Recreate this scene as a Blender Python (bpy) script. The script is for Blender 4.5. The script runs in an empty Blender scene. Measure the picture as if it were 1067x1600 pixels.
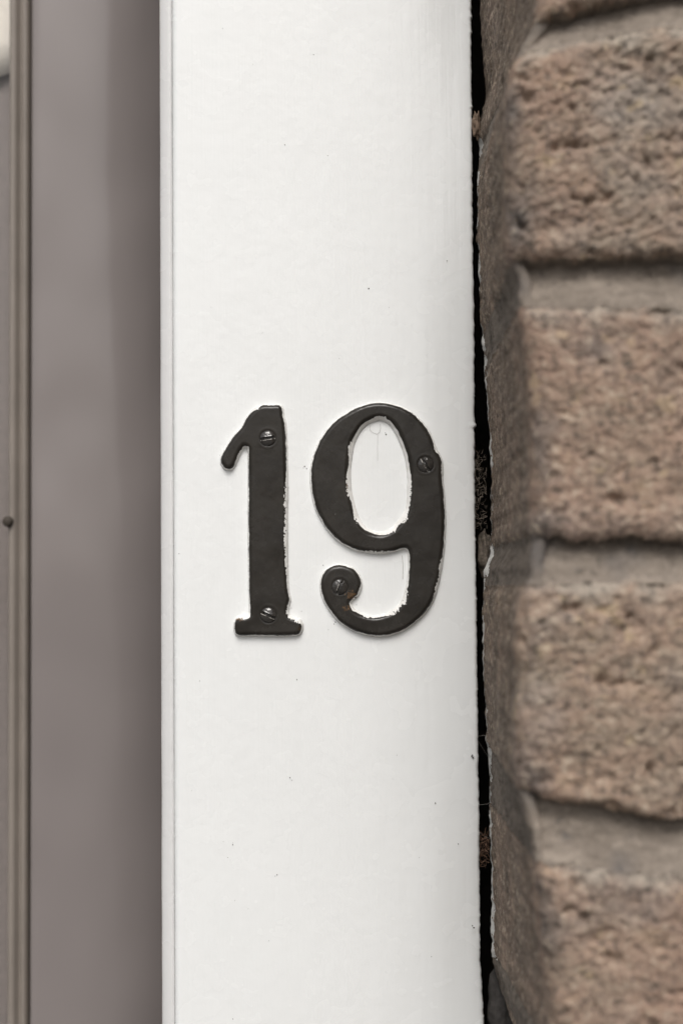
import bpy, math, random
import numpy as np
from mathutils import Matrix, Vector

random.seed(7)
S = bpy.context.scene
COL = S.collection

# ------------------------------------------------------------------ camera
W_, H_ = 1067.0, 1600.0
PX = 0.00021                      # metres per photo pixel on the face of the door post
D = 0.516                         # lens to post
ZC = 1.50                         # height of the picture's centre
PITCH, ROLL = math.radians(2.9), math.radians(0.47)
fwd = Vector((0, math.cos(PITCH), math.sin(PITCH)))
up0 = Vector((0, -math.sin(PITCH), math.cos(PITCH)))
rt0 = Vector((1, 0, 0))
cup = up0 * math.cos(ROLL) + rt0 * math.sin(ROLL)
crt = rt0 * math.cos(ROLL) - up0 * math.sin(ROLL)
cpos = Vector((0, 0, ZC)) - fwd * D
cam_d = bpy.data.cameras.new("camera")
cam = bpy.data.objects.new("camera", cam_d)
COL.objects.link(cam)
m = Matrix((crt, cup, -fwd)).transposed().to_4x4()
m.translation = cpos
cam.matrix_world = m
cam_d.sensor_fit = 'VERTICAL'
cam_d.sensor_height = 36.0
cam_d.sensor_width = 24.0
cam_d.lens = 36.0 * D / (H_ * PX)
cam_d.clip_start = 0.01
cam_d.clip_end = 300
cam_d.dof.use_dof = True
cam_d.dof.focus_distance = D - 0.001
cam_d.dof.aperture_fstop = 8.0
S.camera = cam

# ------------------------------------------------------------------ light
SUN_EL, SUN_AZ = math.radians(50), math.radians(-2)    # azimuth: to the right of straight out of the wall
w = bpy.data.worlds.new("World")
S.world = w
w.use_nodes = True
nt = w.node_tree
nt.nodes.clear()
wo = nt.nodes.new("ShaderNodeOutputWorld")
bg = nt.nodes.new("ShaderNodeBackground")
sky = nt.nodes.new("ShaderNodeTexSky")
sky.sky_type = 'NISHITA'
sky.sun_disc = False
sky.sun_elevation = SUN_EL
sky.sun_rotation = math.radians(180) - SUN_AZ
sky.air_density = 1.0
sky.dust_density = 6.0
sky.ozone_density = 1.0
hs = nt.nodes.new("ShaderNodeHueSaturation")
hs.inputs['Saturation'].default_value = 0.35          # a thin overcast
nt.links.new(sky.outputs[0], hs.inputs['Color'])
nt.links.new(hs.outputs[0], bg.inputs[0])
bg.inputs[1].default_value = 0.125
nt.links.new(bg.outputs[0], wo.inputs[0])
sd = bpy.data.lights.new("sun", 'SUN')
sd.energy = 1.5
sd.angle = math.radians(28)
sd.color = (1.0, 0.972, 0.938)
sun = bpy.data.objects.new("sun", sd)
COL.objects.link(sun)
sdir = Vector((math.sin(SUN_AZ) * math.cos(SUN_EL), -math.cos(SUN_AZ) * math.cos(SUN_EL), math.sin(SUN_EL)))
sun.rotation_euler = sdir.to_track_quat('Z', 'Y').to_euler()
sun.location = (1, -2, 4)
S.view_settings.view_transform = 'Standard'
S.view_settings.look = 'None'
S.view_settings.gamma = 1.0
S.view_settings.exposure = 0.06

# ------------------------------------------------------------------ helpers
def px2w(px, py, Y):
    """point of the photograph carried out to the depth plane y = Y"""
    dx, dy = (px - W_ / 2) * PX / D, (H_ / 2 - py) * PX / D
    r = fwd + crt * dx + cup * dy
    return cpos + r * ((Y - cpos.y) / r.y)

def px2w_arr(P, Y):
    return np.array([px2w(a, b, Y) for a, b in P])

_rng = np.random.RandomState(3)
_perm = _rng.permutation(256)
_perm = np.concatenate([_perm, _perm, _perm])
_grad = _rng.normal(size=(256, 3))
_grad /= np.linalg.norm(_grad, axis=1)[:, None]

def perlin(x, y, z=0.0):
    x, y, z = np.broadcast_arrays(np.asarray(x, float), np.asarray(y, float), np.asarray(z, float))
    xi, yi, zi = np.floor(x).astype(int), np.floor(y).astype(int), np.floor(z).astype(int)
    xf, yf, zf = x - xi, y - yi, z - zi
    f = lambda t: t * t * t * (t * (t * 6 - 15) + 10)
    u, v, ww = f(xf), f(yf), f(zf)
    out = 0
    for i in (0, 1):
        for j in (0, 1):
            for k in (0, 1):
                h = _perm[_perm[_perm[(xi + i) & 255] + ((yi + j) & 255)] + ((zi + k) & 255)]
                g = _grad[h]
                d = g[..., 0] * (xf - i) + g[..., 1] * (yf - j) + g[..., 2] * (zf - k)
                out = out + d * (u if i else 1 - u) * (v if j else 1 - v) * (ww if k else 1 - ww)
    return out * 1.5

def fbm(x, y, z=0.0, o=3, gain=0.5):
    a, s, t = 1.0, 1.0, 0
    for i in range(o):
        t = t + a * perlin(np.asarray(x) * s + 17.3 * i, np.asarray(y) * s + 5.1 * i, np.asarray(z) + 3.7 * i)
        a *= gain
        s *= 2.03
    return t

def sstep(a, b, x):
    t = np.clip((x - a) / (b - a), 0, 1)
    return t * t * (3 - 2 * t)

def link(name, me, parent=None, mats=()):
    o = bpy.data.objects.new(name, me)
    for mt in mats:
        me.materials.append(mt)
    COL.objects.link(o)
    if parent is not None:
        o.parent = parent
    return o

def mesh_np(V, F, smooth=True):
    """V (n,3), F (m,4) or a list of faces"""
    me = bpy.data.meshes.new("shape")
    if isinstance(F, np.ndarray):
        n, k = F.shape
        me.vertices.add(len(V))
        me.vertices.foreach_set("co", np.asarray(V, np.float32).ravel())
        me.loops.add(n * k)
        me.loops.foreach_set("vertex_index", F.astype(np.int32).ravel())
        me.polygons.add(n)
        me.polygons.foreach_set("loop_start", np.arange(0, n * k, k, dtype=np.int32))
        me.polygons.foreach_set("loop_total", np.full(n, k, np.int32))
        me.update(calc_edges=True)
    else:
        me.from_pydata([tuple(v) for v in V], [], F)
    me.polygons.foreach_set("use_smooth", np.full(len(me.polygons), smooth))
    me.validate()
    me.update()
    return me

def attr(me, name, vals):
    a = me.attributes.new(name, 'FLOAT', 'POINT')
    a.data.foreach_set("value", np.asarray(vals, np.float32))

def empty(name, loc, label, cat, group=None):
    o = bpy.data.objects.new(name, None)
    o.location = loc
    o.empty_display_size = 0.02
    COL.objects.link(o)
    tag(o, label, cat, group)
    return o

def tag(o, label, cat, group=None):
    o["label"], o["category"], o["kind"] = label, cat, "thing"
    if group:
        o["group"] = group

def grid_faces(nr, nc):
    i = np.arange(nr - 1)[:, None] * nc + np.arange(nc - 1)[None, :]
    return np.stack([i, i + 1, i + nc + 1, i + nc], -1).reshape(-1, 4)

def compact(V, F, extra=()):
    used = np.unique(F)
    mp = np.full(len(V), -1)
    mp[used] = np.arange(len(used))
    return V[used], mp[F], [e[used] for e in extra]

# ------------------------------------------------------------------ materials
class Mat:
    def __init__(s, name, rough=0.5, spec=0.5):
        s.m = bpy.data.materials.new(name)
        s.m.use_nodes = True
        s.t = s.m.node_tree
        s.b = s.t.nodes["Principled BSDF"]
        s.b.inputs['Roughness'].default_value = rough
        s.b.inputs['Specular IOR Level'].default_value = spec
        s.tc = s.n("ShaderNodeTexCoord").outputs['Object']
    def n(s, typ, **kw):
        nd = s.t.nodes.new(typ)
        for k, v in kw.items():
            setattr(nd, k, v)
        return nd
    def l(s, a, b):
        s.t.links.new(a, b)
    def coords(s, scale):
        mp = s.n("ShaderNodeMapping")
        mp.inputs['Scale'].default_value = scale
        s.l(s.tc, mp.inputs[0])
        return mp.outputs[0]
    def noise(s, scale, detail=4, rough=0.55, vec=None, dist=0.0):
        nd = s.n("ShaderNodeTexNoise")
        nd.inputs['Scale'].default_value = scale
        nd.inputs['Detail'].default_value = detail
        nd.inputs['Roughness'].default_value = rough
        nd.inputs['Distortion'].default_value = dist
        s.l(vec if vec is not None else s.tc, nd.inputs['Vector'])
        return nd.outputs['Fac']
    def ramp(s, fac, stops):
        r = s.n("ShaderNodeValToRGB")
        e = r.color_ramp.elements
        while len(e) < len(stops):
            e.new(0.5)
        for q, (p, c) in zip(e, stops):
            q.position = p
            q.color = (*c, 1) if not isinstance(c, (int, float)) else (c, c, c, 1)
        s.l(fac, r.inputs[0])
        return r.outputs[0]
    def mix(s, fac, a, b):
        x = s.n("ShaderNodeMix", data_type='RGBA')
        for v, i in ((fac, 0), (a, 6), (b, 7)):
            if isinstance(v, tuple):
                x.inputs[i].default_value = (*v, 1)
            elif isinstance(v, (int, float)):
                x.inputs[i].default_value = v
            else:
                s.l(v, x.inputs[i])
        return x.outputs[2]
    def at(s, name):
        return s.n("ShaderNodeAttribute", attribute_name=name).outputs['Fac']
    def bump(s, h, strength, dist, prev=None):
        b = s.n("ShaderNodeBump")
        b.inputs['Strength'].default_value = strength
        b.inputs['Distance'].default_value = dist
        s.l(h, b.inputs['Height'])
        if prev is not None:
            s.l(prev, b.inputs['Normal'])
        return b.outputs[0]
    def out(s, col=None, normal=None, rough=None):
        if col is not None:
            if isinstance(col, tuple):
                s.b.inputs['Base Color'].default_value = (*col, 1)
            else:
                s.l(col, s.b.inputs['Base Color'])
        if normal is not None:
            s.l(normal, s.b.inputs['Normal'])
        if rough is not None:
            s.l(rough, s.b.inputs['Roughness'])
        return s.m

def white_paint(name, base=(0.785, 0.80, 0.795), grime=0.0):
    M = Mat(name, 0.3, 0.5)
    streak = M.noise(1, 3, 0.6, M.coords((240, 240, 7)))
    peel = M.noise(240, 2, 0.5)
    wave = M.noise(26, 3, 0.5, M.coords((1, 1, 0.45)))
    nb = M.bump(streak, 0.45, 0.0005)
    nb = M.bump(peel, 0.28, 0.0004, nb)
    nb = M.bump(wave, 0.4, 0.0025, nb)
    tone = M.ramp(M.noise(9, 3, 0.5), [(0.3, tuple(c * 0.995 for c in base)), (0.7, base)])
    r = M.ramp(M.noise(60, 3), [(0.3, 0.18), (0.7, 0.34)])
    return M.out(tone, nb, r)

M_POST = white_paint("white_gloss_paint")
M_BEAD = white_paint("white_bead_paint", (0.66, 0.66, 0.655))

def speck_mat(name, c):
    M = Mat(name, 0.8, 0.2)
    return M.out(M.ramp(M.noise(900, 2), [(0.3, tuple(x * .6 for x in c)), (0.7, c)]))
M_SPECK = speck_mat("dirt_fleck", (0.11, 0.10, 0.09))
M_HAIR = speck_mat("hairline_crack", (0.52, 0.51, 0.49))

def numeral_mat():
    M = Mat("chipped_black_enamel", 0.35, 0.3)
    black = M.ramp(M.noise(130, 4), [(0.3, (0.0215, 0.0192, 0.0165)), (0.75, (0.034, 0.0305, 0.026))])
    white = M.ramp(M.noise(400, 3), [(0.3, (0.66, 0.65, 0.62)), (0.65, (0.79, 0.785, 0.765))])
    rustc = M.ramp(M.noise(700, 3), [(0.35, (0.045, 0.026, 0.014)), (0.7, (0.20, 0.125, 0.07))])
    wm = M.ramp(M.at("white"), [(0.46, 0.0), (0.54, 1.0)])
    rm = M.ramp(M.at("rust"), [(0.42, 0.0), (0.6, 0.85)])
    c = M.mix(wm, black, white)
    c = M.mix(rm, c, rustc)
    brush = M.noise(1, 3, 0.6, M.coords((500, 500, 60)))
    nb = M.bump(brush, 0.22, 0.0003)
    nb = M.bump(M.noise(90, 2), 0.12, 0.0006, nb)
    r = M.ramp(M.noise(160, 4), [(0.3, 0.14), (0.7, 0.34)])
    return M.out(c, nb, r)
M_NUM = numeral_mat()

def screw_mat():
    M = Mat("painted_screw", 0.16, 0.7)
    c = M.ramp(M.noise(500, 3), [(0.3, (0.028, 0.026, 0.024)), (0.7, (0.045, 0.041, 0.037))])
    c = M.mix(M.ramp(M.at("lip_glint"), [(0.45, 0.0), (0.6, 0.8)]), c, (0.36, 0.34, 0.31))  # pale glint painted on the lower lip of the slot
    return M.out(c, M.bump(M.noise(600, 3), 0.25, 0.0002))
M_SCREW = screw_mat()

def brick_mat():
    M = Mat("weathered_brick", 0.9, 0.25)
    c = M.ramp(M.noise(70, 4, 0.6, M.coords((1, 1, 1.5)), 0.6),
               [(0.28, (0.225, 0.18, 0.143)), (0.42, (0.305, 0.235, 0.178)), (0.55, (0.335, 0.243, 0.184)), (0.72, (0.38, 0.288, 0.20))])
    g = M.noise(34, 3, 0.5)
    c = M.mix(M.ramp(g, [(0.5, 0.0), (0.66, 0.65)]), c, (0.30, 0.265, 0.235))
    y = M.noise(150, 2, 0.5)
    c = M.mix(M.ramp(y, [(0.65, 0.0), (0.71, 0.65)]), c, (0.52, 0.405, 0.26))
    d = M.noise(190, 3, 0.6)
    c = M.mix(M.ramp(d, [(0.27, 0.85), (0.36, 0.0)]), c, (0.09, 0.08, 0.075))
    red = M.mix(M.at("red"), c, (0.31, 0.198, 0.152))
    c = M.mix(0.75, c, red)
    c = M.mix(M.at("smear"), c, M.ramp(M.noise(200, 4, 0.7), [(0.3, (0.21, 0.18, 0.15)), (0.7, (0.42, 0.365, 0.305))]))
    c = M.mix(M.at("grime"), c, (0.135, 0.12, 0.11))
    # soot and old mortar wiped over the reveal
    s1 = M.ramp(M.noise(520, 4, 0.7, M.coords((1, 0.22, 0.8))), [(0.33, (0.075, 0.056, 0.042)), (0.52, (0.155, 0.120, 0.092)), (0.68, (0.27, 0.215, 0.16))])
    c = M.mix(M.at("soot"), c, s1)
    gr = M.noise(420, 3, 0.65)
    c = M.mix(M.ramp(gr, [(0.32, 0.85), (0.47, 0.0)]), c, (0.09, 0.076, 0.064))
    c = M.mix(M.ramp(gr, [(0.55, 0.0), (0.70, 0.75)]), c, (0.50, 0.42, 0.33))
    nb = M.bump(M.noise(800, 4, 0.7), 0.9, 0.0011)
    return M.out(c, nb)
M_BRICK = brick_mat()

def mortar_mat():
    M = Mat("struck_mortar", 0.92, 0.2)
    c = M.ramp(M.noise(60, 4, 0.6, M.coords((0.5, 0.5, 2.0))), [(0.3, (0.148, 0.124, 0.102)), (0.55, (0.222, 0.188, 0.156)), (0.8, (0.32, 0.272, 0.226))])
    d = M.noise(170, 3, 0.6)
    c = M.mix(M.ramp(d, [(0.27, 0.7), (0.36, 0.0)]), c, (0.10, 0.09, 0.085))
    gr = M.noise(480, 3, 0.7)
    c = M.mix(M.ramp(gr, [(0.30, 0.7), (0.43, 0.0)]), c, (0.08, 0.07, 0.06))
    c = M.mix(M.ramp(gr, [(0.58, 0.0), (0.72, 0.5)]), c, (0.42, 0.36, 0.30))
    c = M.mix(M.at("grime"), c, (0.12, 0.11, 0.105))
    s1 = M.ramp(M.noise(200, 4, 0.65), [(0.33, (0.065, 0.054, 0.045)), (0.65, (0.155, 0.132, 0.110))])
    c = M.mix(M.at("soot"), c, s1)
    return M.out(c, M.bump(M.noise(900, 4, 0.6), 0.4, 0.0004))
M_MORTAR = mortar_mat()

def simple(name, c, rough=0.8, var=0.25, sc=200, bump=0.0004, spec=0.4):
    M = Mat(name, rough, spec)
    col = M.ramp(M.noise(sc, 4), [(0.3, tuple(x * (1 - var) for x in c)), (0.7, tuple(min(1, x * (1 + var)) for x in c))])
    return M.out(col, M.bump(M.noise(sc * 2, 4), 0.4, bump))
M_RESIDUE = simple("paint_residue", (0.62, 0.61, 0.58), 0.6, 0.2, 900)
M_GAP_BLACK = simple("gap_black", (0.02, 0.017, 0.014), 0.95, 0.3, 120)  # near-black, for the block that keeps the gap dark
M_DOOR_SHADE = simple("door_shade_dark", (0.045, 0.04, 0.038), 0.6, 0.1, 60, 0.0002)  # dark, to cut the light bounced onto the door
M_DEBRIS = simple("dry_debris", (0.15, 0.125, 0.10), 0.95, 0.5, 900)
M_PIN = simple("dull_pin_head", (0.045, 0.036, 0.027), 0.7, 0.2, 600)
M_RUSTY = simple("rusty_debris", (0.12, 0.07, 0.045), 0.9, 0.5, 900)
M_FLAKE = simple("mortar_flake", (0.17, 0.12, 0.085), 0.9, 0.3, 500)
M_PAVE = simple("pavement_stone", (0.11, 0.105, 0.10), 0.9, 0.2, 3, 0.002)

def door_mat():
    M = Mat("taupe_door_paint", 0.2, 0.5)
    c = M.ramp(M.noise(7, 2, 0.5, M.coords((1, 1, 0.5))), [(0.3, (0.205, 0.182, 0.176)), (0.7, (0.238, 0.212, 0.203))])
    nb = M.bump(M.noise(1, 3, 0.6, M.coords((300, 300, 12))), 0.15, 0.0003)
    nb = M.bump(M.noise(14, 2, 0.5, M.coords((1, 1, 0.5))), 0.7, 0.012, nb)
    return M.out(c, nb)
M_DOOR = door_mat()
M_DOOR_BEAD = simple("taupe_bead_paint", (0.235, 0.206, 0.18), 0.3, 0.08, 60, 0.0002)
M_GLASS = None
def glass_mat():
    M = Mat("window_glass", 0.02, 0.5)
    t = M.t
    tr, gl, mx, fr = (M.n("ShaderNodeBsdfTransparent"), M.n("ShaderNodeBsdfGlossy"), M.n("ShaderNodeMixShader"), M.n("ShaderNodeFresnel"))
    tr.inputs[0].default_value = (0.98, 0.98, 0.975, 1)
    gl.inputs['Roughness'].default_value = 0.02
    fr.inputs[0].default_value = 1.5
    ge, inv, mu = M.n("ShaderNodeNewGeometry"), M.n("ShaderNodeMath", operation='SUBTRACT'), M.n("ShaderNodeMath", operation='MULTIPLY')
    inv.inputs[0].default_value = 1.0
    M.l(ge.outputs['Backfacing'], inv.inputs[1]); M.l(inv.outputs[0], mu.inputs[0]); M.l(fr.outputs[0], mu.inputs[1])
    M.l(mu.outputs[0], mx.inputs[0]); M.l(tr.outputs[0], mx.inputs[1]); M.l(gl.outputs[0], mx.inputs[2])
    M.l(mx.outputs[0], t.nodes["Material Output"].inputs[0])
    return M.m
M_GLASS = glass_mat()
M_SUN_PATCH = simple("sun_patch_white", (0.86, 0.81, 0.74), 0.9, 0.04, 300, 0.0004)  # pale cloth colour standing in for a patch of sunlight
M_BLIND = simple("grey_blind_cloth", (0.235, 0.205, 0.195), 0.9, 0.06, 300, 0.0003)

# ------------------------------------------------------------------ ground
def box(V, F, x0, x1, y0, y1, z0, z1):
    b = len(V)
    V += [(x0, y0, z0), (x1, y0, z0), (x1, y1, z0), (x0, y1, z0), (x0, y0, z1), (x1, y0, z1), (x1, y1, z1), (x0, y1, z1)]
    F += [tuple(b + i for i in f) for f in ((0, 3, 2, 1), (4, 5, 6, 7), (0, 1, 5, 4), (1, 2, 6, 5), (2, 3, 7, 6), (3, 0, 4, 7))]

gme = mesh_np([(-60, -60, 0), (60, -60, 0), (60, 60, 0), (-60, 60, 0)], [(0, 1, 2, 3)], False)
ground = link("pavement", gme, None, [M_PAVE])
ground["kind"] = "structure"

# ------------------------------------------------------------------ z spacing shared by the tall things
def zlist(step, margin=0.20, coarse=0.006, z0=0.0, z1=2.35):
    a = np.arange(z0, ZC - margin, coarse)
    b = np.arange(ZC - margin, ZC + margin, step)
    c = np.arange(ZC + margin, z1, coarse)
    return np.concatenate([a, b, c])

def table(pts, Y):
    """(py, px) control points -> function z -> x on depth plane Y"""
    P = np.array([tuple(px2w(b, a, Y)) for a, b in pts])
    o = np.argsort(P[:, 2])
    return lambda z: np.interp(z, P[o, 2], P[o, 0])

# ------------------------------------------------------------------ door frame post
frame = empty("timber_doorpost", (0, 0.05, 0), "white gloss painted timber door post standing beside the brick wall", "doorpost")
XL = px2w(276, 800, 0).x
GR = px2w(270, 800, 0).x
XB = px2w(250, 800, 0.002).x
right_of = table([(0, 737), (180, 737.5), (400, 739), (480, 741.5), (560, 742), (800, 743), (1050, 746), (1200, 748), (1300, 750), (1500, 751.5), (1560, 755), (1600, 757)], 0)
zs = zlist(0.0003)
xr = right_of(zs)
xr = xr + 0.00022 * fbm(zs * 420, 0.3, 1.0, 3) + 0.0002 * np.clip(perlin(zs * 900, 8.2, 0) - 0.35, 0, 1) * 2.5
nib = np.clip(perlin(zs * 330, 3.3, 2.0) - 0.48, 0, 1) * 0.003
xr = xr + np.minimum(nib, 0.0006)
cols = []
tt = np.linspace(0, 1, 46)
PYS = (ZC - zs) / PX + 800
SHADE_WAVE = 0.0011 * (1 + np.sin(2 * math.pi * (PYS - 480) / 750 + 0.5 * perlin(zs * 9, 1.0, 0)))     # waves shaped into the outer edge to give soft shade patches
prof = []
# left rounded shoulder, flat face, rounded right arris, side going back
prof += [(GR - XL - 0.0003, 0.006), (GR - XL + 0.00016, 0.0018), (-0.0009, 0.0012), (-0.0006, 0.0006), (-0.0001, 0.00018)]
V = []
nz = len(zs)
X = np.zeros((nz, 0)); Y = np.zeros((nz, 0))
for a, b in prof:
    X = np.hstack([X, np.full((nz, 1), XL + a)]); Y = np.hstack([Y, np.full((nz, 1), b)])
for t in tt:
    x = (XL + 0.0008) + (xr - 0.0016 - XL - 0.0008) * t
    X = np.hstack([X, x[:, None]])
    Y = np.hstack([Y, (0.00012 * perlin(x * 40, zs * 16, 4.0) + SHADE_WAVE * sstep(0.026, 0.0455, x))[:, None]])
for a, b in ((-0.0009, 0.0001), (-0.0005, 0.0003), (-0.0002, 0.0007), (0, 0.0013), (0, 0.003), (-0.0003, 0.010), (-0.0003, 0.11)):
    X = np.hstack([X, (xr + a)[:, None]]); Y = np.hstack([Y, (b + SHADE_WAVE)[:, None]])
Z = np.repeat(zs[:, None], X.shape[1], 1)
V = np.stack([X, Y, Z], -1).reshape(-1, 3)
F = grid_faces(nz, X.shape[1])
# flecks of dirt and hairline cracks in the paint film
sv, sf = [], []
FLECKS = [(576, 451, 2.2), (476, 729, 2.0), (479, 732, 1.6), (474, 731, 1.2), (464, 1062, 1.6), (364, 1320, 2.0), (364, 1317, 1.3), (433, 1367, 1.7),
          (430, 1369, 1.1), (453, 1215, 1.6), (356, 1340, 1.3), (349, 1315, 1.0), (367, 1407, 1.1), (364, 1592, 1.8), (737, 1182, 1.7), (739, 1184, 1.7), (738, 1180, 1.2),
          (680, 1255, 1.8), (740, 1450, 1.7), (738, 1447, 1.3), (716, 1319, 1.2), (445, 226, 1.6), (490, 85, 1.2), (512, 243, 1.2), (348, 44, 1.0),
          (603, 679, 2.0), (602, 676, 1.2), (524, 972, 1.8), (522, 975, 1.6), (513, 984, 1.3), (608, 480, 1.0), (698, 407, 1.0), (280, 865, 1.4), (312, 1064, 1.1),
          (350, 704, 1.5), (344, 711, 1.0), (505, 883, 1.5), (368, 968, 1.3), (455, 950, 1.2), (471, 955, 1.1), (565, 918, 1.6), (557, 945, 1.3), (300, 1235, 1.0), (456, 1219, 1.0),
          (388, 1420, 1.0), (420, 1470, 1.0), (620, 1180, 1.0), (655, 1340, 1.0), (674, 1495, 1.0), (530, 560, 0.9), (410, 520, 0.9), (330, 480, 0.8), (610, 250, 0.8), (395, 100, 0.8)]
rf = random.Random(5)
for px, py, r in FLECKS:
    c = px2w(px, py, -0.00012)
    k = 7
    b = len(sv)
    sv.append((c.x, -0.00032, c.z))
    for i in range(k):
        a = 2 * math.pi * i / k
        rr = 0.85 * r * PX * rf.uniform(0.55, 1.15)
        sv.append((c.x + rr * math.cos(a), 0.0002, c.z + rr * math.sin(a) * 1.2))
    sf += [(b, b + 1 + i, b + 1 + (i + 1) % k) for i in range(k)]
nfleck = len(sf)
def thread(pts, wd):
    P = [px2w(a, b, -0.00016) for a, b in pts]
    for p, q in zip(P[:-1], P[1:]):
        d = (q - p).normalized()
        n = Vector((-d.z, 0, d.x)) * wd * PX
        b = len(sv)
        sv.extend([tuple(p - n), tuple(p + n), tuple(q + n), tuple(q - n)])
        sf.append((b, b + 1, b + 2, b + 3))
thread([(577.5, 664), (578, 672), (582, 676), (589, 678.5), (593, 675), (594.5, 669), (594, 663)], 0.28)
thread([(590, 679), (589.6, 700), (589.8, 720)], 0.22)
thread([(628, 868), (629.5, 885), (629, 905)], 0.4)
me = mesh_np(V, F)
n0 = len(V)
# join flecks into the same mesh
import bmesh
bm = bmesh.new()
bm.from_mesh(me)
vs = [bm.verts.new(v) for v in sv]
for i, f in enumerate(sf):
    fc = bm.faces.new([vs[j] for j in f])
    fc.material_index = 1 if i < nfleck else 2
    fc.smooth = False
bm.normal_update()
bm.to_mesh(me)
bm.free()
link("board", me, frame, [M_POST, M_SPECK, M_HAIR])
frame_off = Vector((0, 0.05, 0))

# the narrow bead along the door side of the post
zb = zlist(0.004, coarse=0.05)
pb = [(GR + 0.0005, 0.006), (GR + 0.00008, 0.0018), (GR - 0.00022, 0.00115), (GR - 0.0010, 0.0010), (XB + 0.0018, 0.0021), (XB + 0.0008, 0.0026), (XB + 0.0002, 0.0036), (XB, 0.005), (XB, 0.012), (XB + 0.0015, 0.0125)]
Xb_ = np.array([[a + 0.00008 * perlin(z * 60, i * .37, 1) for i, (a, b) in enumerate(pb)] for z in zb])
Yb_ = np.array([[b for a, b in pb] for z in zb])
Vb = np.stack([Xb_, Yb_, np.repeat(zb[:, None], len(pb), 1)], -1).reshape(-1, 3)
link("bead", mesh_np(Vb, grid_faces(len(zb), len(pb))[:, ::-1].copy()), frame, [M_BEAD])
v, f = [], []
xr_max = float(xr.max())
box(v, f, XB + 0.0302, xr_max + 0.05, 0.09, 0.13, 0.0, 2.35)
link("door_shade_block", mesh_np(*(lambda a, b: (box(a, b, XB + 0.0006, XB + 0.03, 0.0126, 0.125, 0.0, 2.35), (a, b))[1])([], []), False), frame, [M_DOOR_SHADE])  # unseen dark block added to darken the door's right side
link("gap_light_block", mesh_np(v, f, False), frame, [M_GAP_BLACK])  # added behind the gap to stop light leaking through
for ch in frame.children:
    ch.matrix_parent_inverse = Matrix.Translation(-frame_off)

# ------------------------------------------------------------------ numerals
def catmull(P, n=5):
    P = np.array(P, float)
    out = []
    N = len(P)
    for i in range(N):
        p0, p1, p2, p3 = P[i - 1], P[i], P[(i + 1) % N], P[(i + 2) % N]
        for k in range(n):
            t = k / n
            out.append(0.5 * ((2 * p1) + (-p0 + p2) * t + (2 * p0 - 5 * p1 + 4 * p2 - p3) * t * t + (-p0 + 3 * p1 - 3 * p2 + p3) * t ** 3))
    return np.array(out)

def sdf_loop(L, gx, gy):
    """distance to closed loop and inside flag"""
    d2 = np.full(gx.shape, 1e9)
    ins = np.zeros(gx.shape, bool)
    for a, b in zip(L, np.roll(L, -1, 0)):
        e = b - a
        ll = e @ e + 1e-12
        t = np.clip(((gx - a[0]) * e[0] + (gy - a[1]) * e[1]) / ll, 0, 1)
        d2 = np.minimum(d2, (gx - a[0] - t * e[0]) ** 2 + (gy - a[1] - t * e[1]) ** 2)
        c = (a[1] > gy) != (b[1] > gy)
        xx = a[0] + (gy - a[1]) * e[0] / (e[1] if abs(e[1]) > 1e-9 else 1e-9)
        ins ^= c & (gx < xx)
    return np.sqrt(d2), ins

ONE = [(411, 635), (424, 634.5), (436, 635), (440, 639.5), (441.5, 652), (444.5, 665), (446, 690), (447, 720), (447.5, 760), (447.5, 800), (447.5, 850), (448, 900), (449.5, 925), (452, 936), (450.5, 944), (449, 955), (451, 963), (458, 966.5), (466, 969), (471, 975), (471, 984), (466.5, 990), (455, 991.5), (425, 992), (395, 991.5), (374, 991), (369, 986), (368.2, 977), (370, 969), (376, 965), (384, 965), (390, 962), (391.5, 955), (391.5, 935), (391, 912), (390.4, 870), (390, 830), (390, 780), (390, 740), (390, 712), (389.6, 703), (386, 698.2), (381, 698.6), (376, 706), (370, 718), (365.5, 728), (359.5, 733.5), (352.5, 731.5), (347.5, 724), (347.5, 716), (351, 708), (361, 691), (369, 681), (379, 669), (386, 656), (391.5, 648), (401.5, 639)]
NINE = [(587.8, 631.5), (609, 633), (631, 640.5), (652, 655), (669, 677), (679, 702), (685, 713), (688.5, 723), (689, 736), (689, 750), (692, 780), (693, 802), (693.5, 823), (691.5, 855), (687.5, 888), (681, 918), (670, 946), (652.5, 966.5), (631, 982), (609, 990.5), (588, 992.5), (566, 988.5), (547, 981), (527.5, 967), (512, 946), (504, 927), (502.3, 909), (507, 896), (516.5, 888), (529.6, 884.5), (542.5, 886.5), (553.5, 892), (561, 903), (563.5, 914), (560, 926.5), (553, 934), (546, 940.5), (547, 947.5), (557.5, 957.8), (570.5, 963), (584, 965), (601, 962), (618, 953.5), (629.5, 940), (636.3, 920), (639.3, 900), (640, 880), (639.8, 866), (637.5, 859), (631, 856), (613.6, 861), (592, 863.6), (566, 861), (545, 854.5), (527.4, 842.5), (510, 823), (498, 802), (491, 780), (487.2, 755), (487.6, 732), (494, 706), (506, 681.5), (523, 661), (545, 646), (566, 636)]
HOLE = [(592, 652), (603, 654.5), (611.5, 660), (620, 671.5), (628.7, 689), (636, 710.5), (640.3, 732), (641.2, 758), (640.6, 780), (639, 793), (635, 805), (626.6, 817), (615.8, 828.5), (601, 836.2), (588, 836.8), (572.7, 831.7), (560.8, 820), (552, 801), (547, 780), (544, 764), (542.8, 745), (543.5, 727), (545.5, 710), (549, 692), (556, 677), (566, 664), (579, 655.5)]

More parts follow.
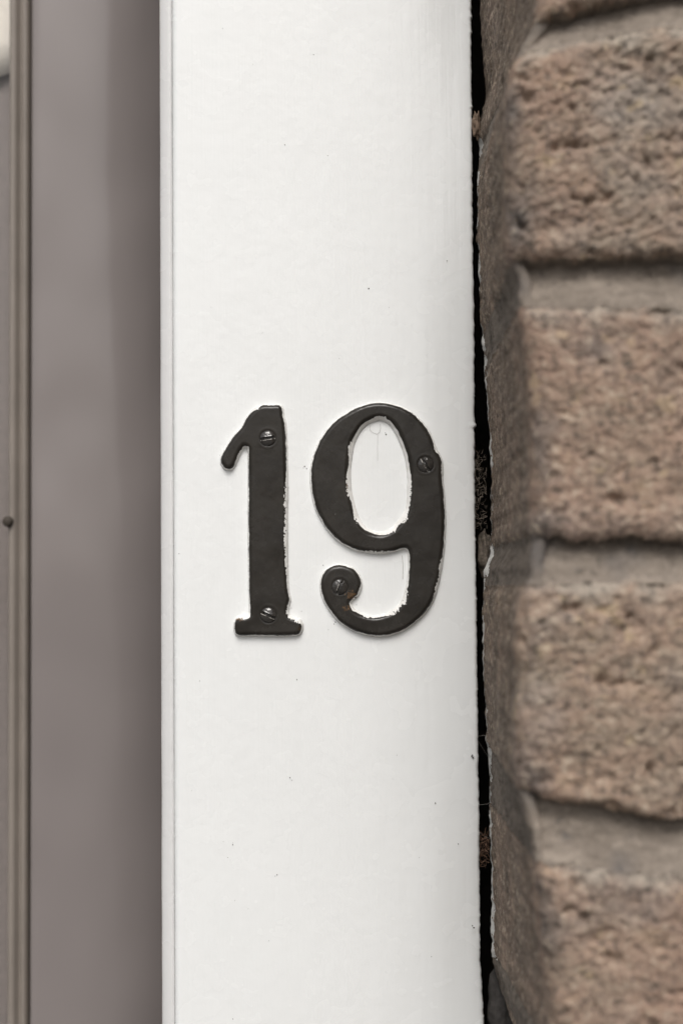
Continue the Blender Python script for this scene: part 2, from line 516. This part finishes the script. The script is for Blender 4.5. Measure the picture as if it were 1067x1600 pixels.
H_NUM = 0.0027
def numeral(name, outer, hole, chips, rusts, screws, label):
    step = 0.75
    A = catmull(outer, 4)
    x0, x1 = A[:, 0].min() - 10, A[:, 0].max() + 10
    y0, y1 = A[:, 1].min() - 10, A[:, 1].max() + 10
    gx, gy = np.meshgrid(np.arange(x0, x1, step), np.arange(y0, y1, step))
    d, ins = sdf_loop(A, gx, gy)
    sd = np.where(ins, d, -d)
    wdt = np.full(gx.shape, 4.0)
    if hole is not None:
        B = catmull(hole, 4)
        d2, in2 = sdf_loop(B, gx, gy)
        s2 = np.where(in2, -d2, d2)
        wdt = np.where(s2 < sd, 7.0, 4.0)
        sd = np.minimum(sd, s2)
    # hand-painted, uneven edge
    sd = sd + 0.38 * fbm(gx / 26, gy / 26, 1.5, 2) + 0.3 * perlin(gx / 5, gy / 5, 3.1)
    sc = sd / wdt                                 # -1 at the foot of the sloping side
    keepv = sc > -1
    cell = keepv[:-1, :-1] | keepv[1:, :-1] | keepv[:-1, 1:] | keepv[1:, 1:]
    gyy, gxx = np.gradient(sd, step)
    gl = np.maximum(gxx ** 2 + gyy ** 2, 0.2)
    push = np.clip(-(sd + wdt), 0, 1.5 * step)     # outside vertices slide onto the foot line
    px, py = gx + gxx / gl * push, gy + gyy / gl * push
    tt_ = np.clip((sd + wdt) / wdt, 0, 1)
    b = 6.0
    z = np.where(sd < 0, (H_NUM - 0.0007) * tt_ ** 0.8, H_NUM - 0.0007 * np.clip(1 - sd / b, 0, 1) ** 2.2)
    z = z + np.where(sd > 0, 0.000022, 0.00003) * fbm(gx / 9, gy / 14, 0.7, 3) + 0.00007 * perlin(gx / 30, gy / 40, 2.2)
    for (cx, cy, ang) in screws:
        r = np.hypot(gx - cx, gy - cy)
        z = z - 0.00012 * sstep(13.6, 11.8, r) + 0.00003 * np.exp(-((r - 15.5) / 1.6) ** 2)
    # where the white overpaint reaches: sloping side, and chips eating into the black
    thr = -0.7 + 1.2 * perlin(gx / 12, gy / 12, 7.7) + 0.4 * perlin(gx / 3.2, gy / 3.2, 1.7)
    for (cx, cy, rx, ry, amt) in chips:
        g = np.exp(-((gx - cx) / rx) ** 2 - ((gy - cy) / ry) ** 2)
        thr = thr + g * amt * (0.75 + 1.1 * perlin(gx / 3.0, gy / 4.5, 5.0) + 0.7 * perlin(gx / 1.5, gy / 2.2, 9.0))
    white = 0.5 + (thr - sd) * 0.35
    # pin-prick flecks
    fl = perlin(gx / 2.1, gy / 2.6, 31.0)
    white = np.maximum(white, np.where(fl > 0.83, 0.6, 0.0))
    rust = np.zeros(gx.shape)
    for (cx, cy, rx, ry, amt) in rusts:
        rust = np.maximum(rust, amt * np.exp(-((gx - cx) / rx) ** 2 - ((gy - cy) / ry) ** 2) * (0.9 + 1.2 * perlin(gx / 3, gy / 3, 11.0)))
    nr, nc = gx.shape
    F = grid_faces(nr, nc).reshape(nr - 1, nc - 1, 4)[cell]
    # pixels to the post's face
    a = px2w(0, 0, 0); e1 = px2w(1000, 0, 0); e2 = px2w(0, 1000, 0)
    o = np.array([[*px2w(p, q, 0)] for p, q in ((x0, y0), (x1, y0), (x0, y1), (x1, y1))])
    fx, fy = (px - x0) / (x1 - x0), (py - y0) / (y1 - y0)
    P = (o[0] * ((1 - fx) * (1 - fy))[..., None] + o[1] * (fx * (1 - fy))[..., None] + o[2] * ((1 - fx) * fy)[..., None] + o[3] * (fx * fy)[..., None])
    P[..., 1] = 0.0002 - z + np.where(sc < -0.8, 0.0008, 0.0)
    c = px2w((x0 + x1) / 2, y1 - 10, 0)
    V, F, ex = compact(P.reshape(-1, 3) - np.array(c), F, [white.ravel(), rust.ravel()])
    me = mesh_np(V, F)
    attr(me, "white", ex[0])
    attr(me, "rust", ex[1])
    # faces must look towards the street
    if sum(p.normal.y for p in me.polygons[:200]) > 0:
        me.flip_normals()
    t = link(name, me, None, [M_NUM])
    t.location = c
    tag(t, label, "house number", "house number digits on the white post")
    for i, (cx, cy, ang) in enumerate(screws):
        screw(t, cx, cy, ang, c, i)
    return t

def screw(parent, cx, cy, ang, org, seed):
    R = 12.3
    step = 0.42
    g = np.arange(-R - 1, R + 1, step)
    gx, gy = np.meshgrid(g, g)
    r = np.hypot(gx, gy)
    th = math.radians(ang)
    sx = -math.sin(th) * gx + math.cos(th) * gy       # across the slot (image axes, y down)
    z = H_NUM - 0.0003 + 0.0012 * np.sqrt(np.clip(1 - (r / (R * 1.05)) ** 2, 0, 1))
    lip = np.exp(-((np.abs(sx) - 2.6) / 0.9) ** 2) * 0.00010
    slot = sstep(2.1, 1.2, np.abs(sx + 0.4 * perlin(gx / 5, gy / 5, seed)))
    z = z + lip - 0.0009 * slot + 0.00005 * fbm(gx / 4, gy / 4, seed + 2.5, 2)
    keep = r < R
    cell = keep[:-1, :-1] | keep[1:, :-1] | keep[:-1, 1:] | keep[1:, 1:]
    s = np.where(r > R, R / np.maximum(r, 1e-6), 1)
    px, py = gx * s, gy * s
    z = np.where(r >= R, H_NUM - 0.0006, z)
    a = px2w(cx, cy, -H_NUM)
    # same drawing scale as the numeral's own plane
    b = px2w(cx, cy, 0)
    k = PX
    P = np.stack([b.x + px * k * 1.0, 0.0002 - z, b.z - py * k], -1)
    lip_glint = lip / 0.0001 * (0.62 + 0.7 * perlin(gx / 3.0, gy / 3.0, seed + 4.4)) * (sx > 0)  # lower lip only, where the painted glint sits
    nr, nc = gx.shape
    F = grid_faces(nr, nc).reshape(nr - 1, nc - 1, 4)[cell]
    V, F, ex = compact(P.reshape(-1, 3) - np.array(org), F, [lip_glint.ravel()])
    me = mesh_np(V, F)
    attr(me, "lip_glint", ex[0])
    if sum(p.normal.y for p in me.polygons[:200]) > 0:
        me.flip_normals()
    return link("screw", me, parent, [M_SCREW])

one = numeral("house_numeral", ONE, None,
    [(446, 780, 4, 22, 6), (446, 835, 4, 26, 6.5), (448, 880, 3, 22, 4), (466, 968, 9, 6, 11), (452, 956, 5, 9, 6), (381, 964, 9, 4.5, 8), (402, 638, 6, 4, 4), (374, 711, 4, 9, 2.5), (388, 702, 4, 4, 1.5)],
    [(376, 968, 8, 4, 0.75), (468, 982, 5, 5, 0.6)],
    [(419, 686, -8), (420, 961, 24)],
    "dark painted numeral 1 with chipped edges, screwed to the white post")
nine = numeral("house_numeral", NINE, HOLE,
    [(546, 700, 4, 14, 4.5), (543, 765, 4, 20, 5.5), (556, 812, 5, 14, 4), (632, 812, 6, 14, 7), (612, 831, 12, 6, 4.5), (641, 770, 3.5, 22, 3), (596, 653, 14, 3, 3),
     (632, 938, 6, 15, 7), (612, 957, 14, 6, 7), (575, 964, 14, 3, 4), (552, 950, 6, 6, 4), (562, 926, 3, 8, 4), (689, 890, 5, 14, 7), (682, 925, 5, 14, 5), (691, 735, 3, 14, 3), (585, 863, 18, 3, 4), (680, 700, 4, 10, 3), (655, 655, 6, 5, 3)],
    [(548, 930, 9, 8, 1.0), (541, 951, 8, 5, 0.9), (556, 936, 5, 6, 0.8), (543, 762, 2.5, 16, 0.6)],
    [(664, 727, 62), (531, 917, 112)],
    "dark painted numeral 9 with scrolled tail and rust spot, screwed to the white post")

# ------------------------------------------------------------------ brick wall
YF, YB = -0.113, 0.0035
wall_t = empty("brick_wall", (px2w(900, 800, YF).x, YF, 0), "weathered brown brick wall corner with recessed grey mortar beside the white post", "brick wall")
back_of = table([(0, 752), (80, 756), (150, 763), (168, 757), (200, 751), (350, 749), (500, 755), (550, 758), (600, 762), (650, 766), (700, 770), (750, 772), (832, 770.5), (870, 768), (895, 759), (950, 757.5), (1050, 757.5), (1100, 761), (1200, 766), (1300, 770), (1400, 772), (1500, 771), (1520, 776), (1560, 790), (1600, 806)], YB)
corner_of = table([(-40, 846), (20, 838), (60, 818), (100, 800), (150, 792), (250, 789), (350, 792), (400, 797), (425, 806), (480, 812), (500, 814), (560, 824), (650, 830), (800, 831), (850, 832), (900, 826), (940, 812), (1000, 808), (1200, 805), (1240, 807), (1290, 826), (1340, 836), (1370, 838), (1450, 850), (1600, 862), (1660, 862)], YF)
# horizontal joints: (px, py) at the corner and at the right of the frame: underside of upper brick, top of lower brick
J = [((830, 28), (1067, -28), (838, 84), (1067, 36)),
     ((806, 408), (1067, 397), (826, 480), (1067, 482)),
     ((834, 836), (1067, 846), (820, 915), (1067, 912)),
     ((815, 1238), (1067, 1287), (838, 1350), (1067, 1378))]
YR = YF - 0.007
XR = px2w(1067, 800, YR).x
bnd = []                                   # rows: (zl_top, zr_top, zl_bot, zr_bot), top = underside of the upper brick
for a, b, c, d in J:
    bnd.append((px2w(*a, YF).z, px2w(*b, YR).z, px2w(*c, YF).z, px2w(*d, YR).z))
pitch = (bnd[0][0] - bnd[3][0]) / 3
jh = 0.0125
up = [(bnd[0][0] + pitch * k, bnd[0][0] + pitch * k + 0.004, bnd[0][0] + pitch * k - jh, bnd[0][0] + pitch * k - jh + 0.004) for k in range(1, 16)]
dn = [(bnd[3][0] - pitch * k, bnd[3][0] - pitch * k - 0.004, bnd[3][0] - pitch * k - jh, bnd[3][0] - pitch * k - jh - 0.004) for k in range(1, 25)]
rows = np.array(sorted(up + bnd + dn, key=lambda r: -r[0]))

L = YB - YF
us = np.concatenate([[-0.07, -0.05, -0.032, -0.026, -0.02, -0.012, -0.006, -0.002], np.arange(0, 0.004, 0.0004), np.arange(0.004, L + 0.085, 0.0006), np.arange(L + 0.085, L + 0.9, 0.006)])
zw = zlist(0.0006, margin=0.195, coarse=0.006)
U, Zg = np.meshgrid(us, zw)
Xb = back_of(zw)[:, None] - 0.0007 + 0.0004 * fbm(zw * 260, 1.1, 0, 3)[:, None]
Xc = corner_of(zw)[:, None] + 0.0007 * fbm(zw * 160, 7.1, 0, 3)[:, None]
def path(u):
    t = np.clip(u / L, 0, 1)
    x = Xb + (Xc - Xb) * t
    y = YB + (YF - YB) * t
    f = np.maximum(u - L, 0)
    x = x + f
    y = y - 0.007 * (1 - np.exp(-f / 0.03))
    r1 = np.clip(-u, 0, 0.026)
    x = x + r1                                     # return into the wall behind the ragged back edge
    y = y + np.maximum(-u - 0.026, 0) * 3 + r1 * 0.15
    return x, y
rr = (0.0055 + 0.0025 * perlin(zw * 60, 2.0, 0))[:, None]
x0_, y0_ = path(U)
xa, ya = path(np.full_like(U, 1) * (L - rr)); xc_, yc_ = path(np.full_like(U, 1) * L); xe, ye = path(np.full_like(U, 1) * (L + rr))
tq = np.clip((U - L + rr) / (2 * rr), 0, 1)
near = (U > L - rr) & (U < L + rr)
bx = (1 - tq) ** 2 * xa + 2 * tq * (1 - tq) * xc_ + tq ** 2 * xe
by = (1 - tq) ** 2 * ya + 2 * tq * (1 - tq) * yc_ + tq ** 2 * ye
x0_ = np.where(near, bx, x0_); y0_ = np.where(near, by, y0_)
an = sstep(0, 1, tq) * math.pi / 2
nx, ny = -np.cos(an), -np.sin(an)
front = sstep(L - 0.004, L + 0.004, U)

# which course, which joint
fx = np.clip((x0_ - Xc) / (XR - np.mean(Xc)), 0, 1.0) * front
wob = 0.0011 * fbm(U * 130, Zg * 50, 6.0, 3) + 0.0007 * perlin(U * 420, Zg * 260, 2)
zq = Zg + wob * (0.4 + 0.6 * front)
mort = np.zeros(U.shape, bool)
q = np.zeros(U.shape)
edge = np.full(U.shape, 1.0)                # distance to the nearest arris, inside a brick
edge_up = np.full(U.shape, 1.0)
course = np.zeros(U.shape, int)
for i, (zl, zr, bl, br) in enumerate(rows):
    zt = zl + (zr - zl) * fx
    zb_ = bl + (br - bl) * fx
    inj = (zq < zt) & (zq > zb_)
    mort |= inj
    q = np.where(inj, (zt - zq) / np.maximum(zt - zb_, 1e-6), q)
    dj = np.where(zq >= zt, zq - zt, np.where(zq <= zb_, zb_ - zq, 0))
    edge = np.minimum(edge, dj)
    course += (zq < (zt + zb_) / 2).astype(int)
# upright joints on the street face, out to the right
bo = np.where(course % 2 == 0, 0.100, 0.205)
pu = (U - L - bo) % 0.2235
perp = (~mort) & (U > L + 0.06) & (pu > 0.2115)
mort |= perp
q = np.where(perp, 0.5, q)
edge = np.where(U > L + 0.06, np.minimum(edge, np.minimum(np.abs(pu - 0.2115), np.minimum(pu, 0.2235 - pu))), edge)

wv = 0.002 * perlin(U * 60, Zg * 60, 9)
n_big = fbm(U * 42, Zg * 55, 0.3, 2)
n_mid = fbm(U * 300, Zg * 350, 2.3, 3, 0.75)
n_fin = fbm(U * 700, Zg * 740, 5.3, 2, 0.8)
n_pit = np.clip(perlin(U * 170, Zg * 210, 8.3) + 0.35 * perlin(U * 500, Zg * 560, 1.3) - 0.36, 0, 1)
n_chip = np.clip(fbm(U * 75, Zg * 90, 18.3, 3) - 0.42, 0, 1)
rough_k = np.array([1.0, 1.25, 0.75, 0.9, 0.8])[course % 5]
fine = (np.abs(Zg - ZC) < 0.2) * (U < L + 0.085)
amp = 0.35 + 0.65 * front
db = amp * (0.0009 * n_big - 0.0022 * n_chip + rough_k * (0.00055 * n_mid + 0.0006 * n_fin - 0.0046 * n_pit) * (0.3 + 0.7 * fine))
er = np.clip(1 - edge / (0.0035 + 0.0015 * n_big + 0.0012 * n_mid), 0, 1)
db = db - (0.0007 + 0.0016 * front) * er ** 2
dm = -(0.0004 + 0.0012 * front) - (0.0005 + 0.0052 * front) * np.clip(1 - q, 0, 1) ** 0.8 + 0.0004 * n_mid + 0.00034 * n_fin - 0.0012 * n_pit + 0.0006 * n_big
dm = dm + 0.0005 * front * perlin(U * 60, Zg * 300, 4.0)
disp = np.where(mort, dm, db)
disp = disp * sstep(-0.002, 0.004, U)
pz = lambda a: px2w(760, a, 0).z
lip = sstep(-0.001, 0.0002, U) * sstep(0.0030, 0.0008, U) * np.clip(0.35 + 0.9 * perlin(Zg * 120, 0.4, 2.0) + 0.5 * perlin(Zg * 480, U * 200, 6.0), 0, 1.3)
disp = disp + 0.0006 * lip * (Zg < pz(200)) * (Zg > pz(1500))
Vw = np.stack([x0_ + nx * disp, y0_ + ny * disp, Zg], -1).reshape(-1, 3)
Fw = grid_faces(*U.shape)
fm = lambda a: a.ravel()[Fw[:, 0]]
# dirt on the reveal, thinning out at the corner
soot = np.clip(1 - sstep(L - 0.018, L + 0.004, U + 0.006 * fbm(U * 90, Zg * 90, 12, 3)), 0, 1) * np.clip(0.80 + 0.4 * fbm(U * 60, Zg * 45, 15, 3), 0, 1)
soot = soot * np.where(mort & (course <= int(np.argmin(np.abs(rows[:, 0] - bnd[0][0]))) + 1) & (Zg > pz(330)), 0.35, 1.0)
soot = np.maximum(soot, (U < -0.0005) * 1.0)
dtop = np.full(U.shape, 1.0)
for zl, zr, bl, br in rows:
    k_ = bl + (br - bl) * fx - zq
    dtop = np.where(k_ > -0.002, np.minimum(dtop, np.abs(k_)), dtop)
smear = np.clip(1.0 - dtop / 0.0050 + 0.9 * fbm(U * 95, Zg * 120, 33, 3), 0, 1) * (dtop < 0.014) * front
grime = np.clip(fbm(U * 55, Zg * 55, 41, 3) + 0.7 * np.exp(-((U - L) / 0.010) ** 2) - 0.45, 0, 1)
red = np.clip(np.array([0.1, 0.2, 0.4, 0.1, 0.5])[course % 5] + 0.5 * fbm(U * 30, Zg * 30, 21, 2), 0, 1)
resid = (U > -0.0015) & (U < 0.0026 + 0.0030 * fbm(Zg * 190, 0.5, 3, 3) + 0.0025 * perlin(Zg * 35, 4.4, 1.0) + 0.011 * np.exp(-((Zg - px2w(760, 895, 0).z) / 0.004) ** 2)) \
    & (perlin(Zg * 140, U * 300, 14) + 0.7 * perlin(Zg * 700, U * 700, 3) > -0.22) & (Zg < px2w(760, 195, 0).z) & (Zg > px2w(760, 1500, 0).z)
fr = fm(resid)
fmt = fm(mort) & ~fr
fbk = ~fr & ~fmt
woff = Vector(wall_t.location)
for nm, sel, mat in (("brickwork", fbk, M_BRICK), ("mortar", fmt, M_MORTAR), ("paint_residue", fr, M_RESIDUE)):
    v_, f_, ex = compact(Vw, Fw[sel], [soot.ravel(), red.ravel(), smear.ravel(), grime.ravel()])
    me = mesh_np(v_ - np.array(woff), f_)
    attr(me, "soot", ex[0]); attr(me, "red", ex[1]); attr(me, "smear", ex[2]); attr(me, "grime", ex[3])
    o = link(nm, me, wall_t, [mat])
    if nm == "paint_residue":
        o["label"] = "ragged edge of dried white paint on the bricks"

# ------------------------------------------------------------------ door behind the post
YD = 0.085
door = empty("door", (-0.35, YD, 0), "taupe painted door with a glazing bead, set back behind the white post", "door")
def to_local(V, o):
    return np.array(V, float) - np.array(o.location)
xs_ = px2w(46, 800, YD).x
xe_ = px2w(262, 800, YD).x + 0.02
zd = zlist(0.01, coarse=0.05, z0=0.02, z1=2.3)
xq = np.concatenate([[xs_, xs_ + 0.0006, xs_ + 0.0016], np.linspace(xs_ + 0.004, xe_, 40)])
yq = np.concatenate([[YD + 0.012, YD + 0.001, YD + 0.0002], YD + 0.5 * 22.0 * np.maximum(np.linspace(xs_ + 0.004, xe_, 40) - px2w(128, 800, YD).x, 0) ** 2])  # right side curved back, shaped to darken toward the post
Xd, Zd = np.meshgrid(xq, zd)
Yd = np.repeat(yq[None, :], len(zd), 0) + 0.0003 * perlin(Xd * 9, Zd * 6, 2)
link("stile", mesh_np(to_local(np.stack([Xd, Yd, Zd], -1).reshape(-1, 3), door), grid_faces(*Xd.shape)), door, [M_DOOR])
# glazing bead: a stepped moulding
x1 = px2w(11, 800, YD).x
wdb = xs_ - x1
pr = [(0.0, 0.014), (0.0, 0.004), (0.04, 0.0015), (0.12, 0.0), (0.28, -0.0006), (0.42, 0.0006), (0.50, 0.003), (0.56, 0.0035), (0.62, 0.0022), (0.72, 0.0015), (0.84, 0.0024), (0.90, 0.005), (0.93, 0.012)]
Xq = np.array([x1 + a * wdb for a, b in pr]); Yq = np.array([YD + b for a, b in pr])
zz = np.array([0.02, 1.0, 1.4, 1.6, 2.3])
Xg, Zg2 = np.meshgrid(Xq, zz)
link("glazing_bead", mesh_np(to_local(np.stack([Xg, np.repeat(Yq[None], len(zz), 0), Zg2], -1).reshape(-1, 3), door), grid_faces(*Xg.shape)), door, [M_DOOR_BEAD])
# pin in the bead: a small dark domed head
c = px2w(13, 815, YD - 0.001)
v, f = [], []
k = 14
for j, (r, yy) in enumerate(((0.0021, 0.003), (0.0021, -0.0002), (0.0018, -0.0009), (0.0009, -0.0013))):
    for i in range(k):
        a = 2 * math.pi * i / k
        v.append((c.x + r * math.cos(a), c.y + yy, c.z + r * math.sin(a)))
for j in range(3):
    f += [(j * k + i, j * k + (i + 1) % k, (j + 1) * k + (i + 1) % k, (j + 1) * k + i) for i in range(k)]
f.append(tuple(3 * k + i for i in range(k)))
link("pin", mesh_np(to_local(v, door), f), door, [M_PIN])
v, f = [], []
box(v, f, -0.78, x1 + 0.004, YD + 0.010, YD + 0.014, 0.05, 2.28)
link("pane", mesh_np(to_local(v, door), f, False), door, [M_GLASS])
# cloth behind the glass, the white piece added to stand for a sun patch
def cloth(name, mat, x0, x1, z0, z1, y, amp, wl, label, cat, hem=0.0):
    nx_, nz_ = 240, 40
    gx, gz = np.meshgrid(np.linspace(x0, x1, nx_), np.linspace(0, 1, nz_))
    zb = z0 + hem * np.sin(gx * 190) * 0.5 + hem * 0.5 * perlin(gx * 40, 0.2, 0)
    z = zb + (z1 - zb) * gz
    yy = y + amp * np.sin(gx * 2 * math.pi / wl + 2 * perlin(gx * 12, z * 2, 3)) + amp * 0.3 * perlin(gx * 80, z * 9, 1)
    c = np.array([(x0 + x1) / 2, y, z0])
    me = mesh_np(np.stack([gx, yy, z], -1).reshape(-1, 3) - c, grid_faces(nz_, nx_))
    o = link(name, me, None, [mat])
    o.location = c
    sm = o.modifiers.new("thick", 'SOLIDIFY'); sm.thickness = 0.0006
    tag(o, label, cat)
cloth("sun_patch_cloth", M_SUN_PATCH, -0.78, x1 + 0.004, px2w(5, 118, YD + 0.02).z, 2.28, YD + 0.020, 0.0012, 0.023, "white cloth added behind the door glass at upper left, standing for a sun patch", "sun patch", 0.006)
cloth("window_blind", M_BLIND, -0.78, x1 + 0.006, 0.05, 2.28, YD + 0.0235, 0.0003, 0.3, "plain grey cloth blind behind the door glass, below the white cloth", "blind")

# ------------------------------------------------------------------ debris caught in the gap
def tuft(name, px, py, hpx, wpx, n, mat, label, depth, seed, thick=0.00016):
    r = random.Random(seed)
    c = px2w(px, py, depth)
    v, f = [], []
    for i in range(n):
        p = Vector((r.gauss(0, .28) * wpx * PX, r.uniform(-.0006, .0006), r.uniform(-.5, .5) * hpx * PX))
        d = Vector((r.gauss(0, 1), r.gauss(0, .4), r.gauss(0, 1))).normalized()
        rad = thick * r.uniform(0.5, 1.5)
        prev = None
        for s in range(7):
            d = (d + Vector((r.gauss(0, .5), r.gauss(0, .25), r.gauss(0, .5)))).normalized()
            p = p + d * 0.0005
            p.x = max(-wpx * PX * .55, min(wpx * PX * .55, p.x))
            a = d.orthogonal().normalized(); b2 = d.cross(a)
            ring = []
            for k in range(4):
                an_ = k * math.pi / 2
                ring.append(len(v)); v.append(tuple(p + (a * math.cos(an_) + b2 * math.sin(an_)) * rad * (1 - 0.09 * s)))
            if prev:
                f += [(prev[k], prev[(k + 1) % 4], ring[(k + 1) % 4], ring[k]) for k in range(4)]
            prev = ring
    o = link(name, mesh_np(v, f), None, [mat])
    o.location = c
    tag(o, label, "debris")

def lump(name, px, py, wpx, hpx, dpt, mat, label, depth, seed, sharp=0.35):
    c = px2w(px, py, depth)
    bm = bmesh.new()
    bmesh.ops.create_icosphere(bm, subdivisions=4, radius=1.0)
    V = np.array([tuple(x.co) for x in bm.verts])
    n = fbm(V[:, 0] * 1.4 + seed, V[:, 1] * 1.4, V[:, 2] * 1.4, 3)
    for x, k in zip(bm.verts, n):
        x.co = Vector((x.co.x * wpx * PX / 2, x.co.y * dpt, x.co.z * hpx * PX / 2)) * (1 + sharp * k)
    me = bpy.data.meshes.new("shape")
    bm.to_mesh(me); bm.free()
    me.polygons.foreach_set("use_smooth", np.full(len(me.polygons), True))
    o = link(name, me, None, [mat])
    o.location = c
    tag(o, label, "debris")

tuft("debris_tuft", 751, 765, 120, 16, 90, M_DEBRIS, "dark fibrous dirt packed in the gap beside the numeral 9", 0.0025, 1)
tuft("debris_tuft", 757, 1328, 40, 13, 60, M_RUSTY, "reddish brown crumbs lodged low in the gap below the numerals", 0.002, 2)
lump("mortar_flake", 744, 196, 11, 36, 0.0012, M_FLAKE, "tan chip of mortar stuck high in the gap beside the post", 0.001, 3, 0.9)
lump("mortar_lump", 757, 862, 24, 70, 0.004, M_DEBRIS, "dark lump of mortar filling the gap just right of the numeral 9", 0.009, 5)
lump("mortar_lump", 786, 1575, 48, 150, 0.005, simple("dark_grey_mortar", (0.075, 0.07, 0.066), 0.95, 0.3, 400), "dark grey lump of mortar at the foot of the gap", 0.012, 8)

# cobweb threads across the gap
rw = random.Random(12)
cw = px2w(755, 1180, 0.001)
v, f = [], []
for ya, yb in ((1150, 1146), (1158, 1190), (1258, 1253), (1300, 1312)):
    a, b = px2w(744 + (ya - 800) * 0.008, ya, 0.0012), px2w(768, yb, 0.0035)
    prev = None
    for i in range(9):
        t = i / 8
        p = a.lerp(b, t) + Vector((0, 0, -0.0002 * math.sin(math.pi * t))) + Vector((0, rw.gauss(0, .00005), rw.gauss(0, .00008)))
        ring = []
        for k in range(4):
            an_ = k * math.pi / 2
            ring.append(len(v)); v.append(tuple(p - cw + Vector((0, math.cos(an_), math.sin(an_))) * 0.000035))
        if prev:
            f += [(prev[k], prev[(k + 1) % 4], ring[(k + 1) % 4], ring[k]) for k in range(4)]
        prev = ring
o = link("cobweb", mesh_np(v, f), None, [simple("cobweb_silk", (0.45, 0.43, 0.40), 0.7, 0.2, 300)])
o.location = cw
tag(o, "thin pale cobweb threads strung across the dark gap below the numerals", "cobweb")
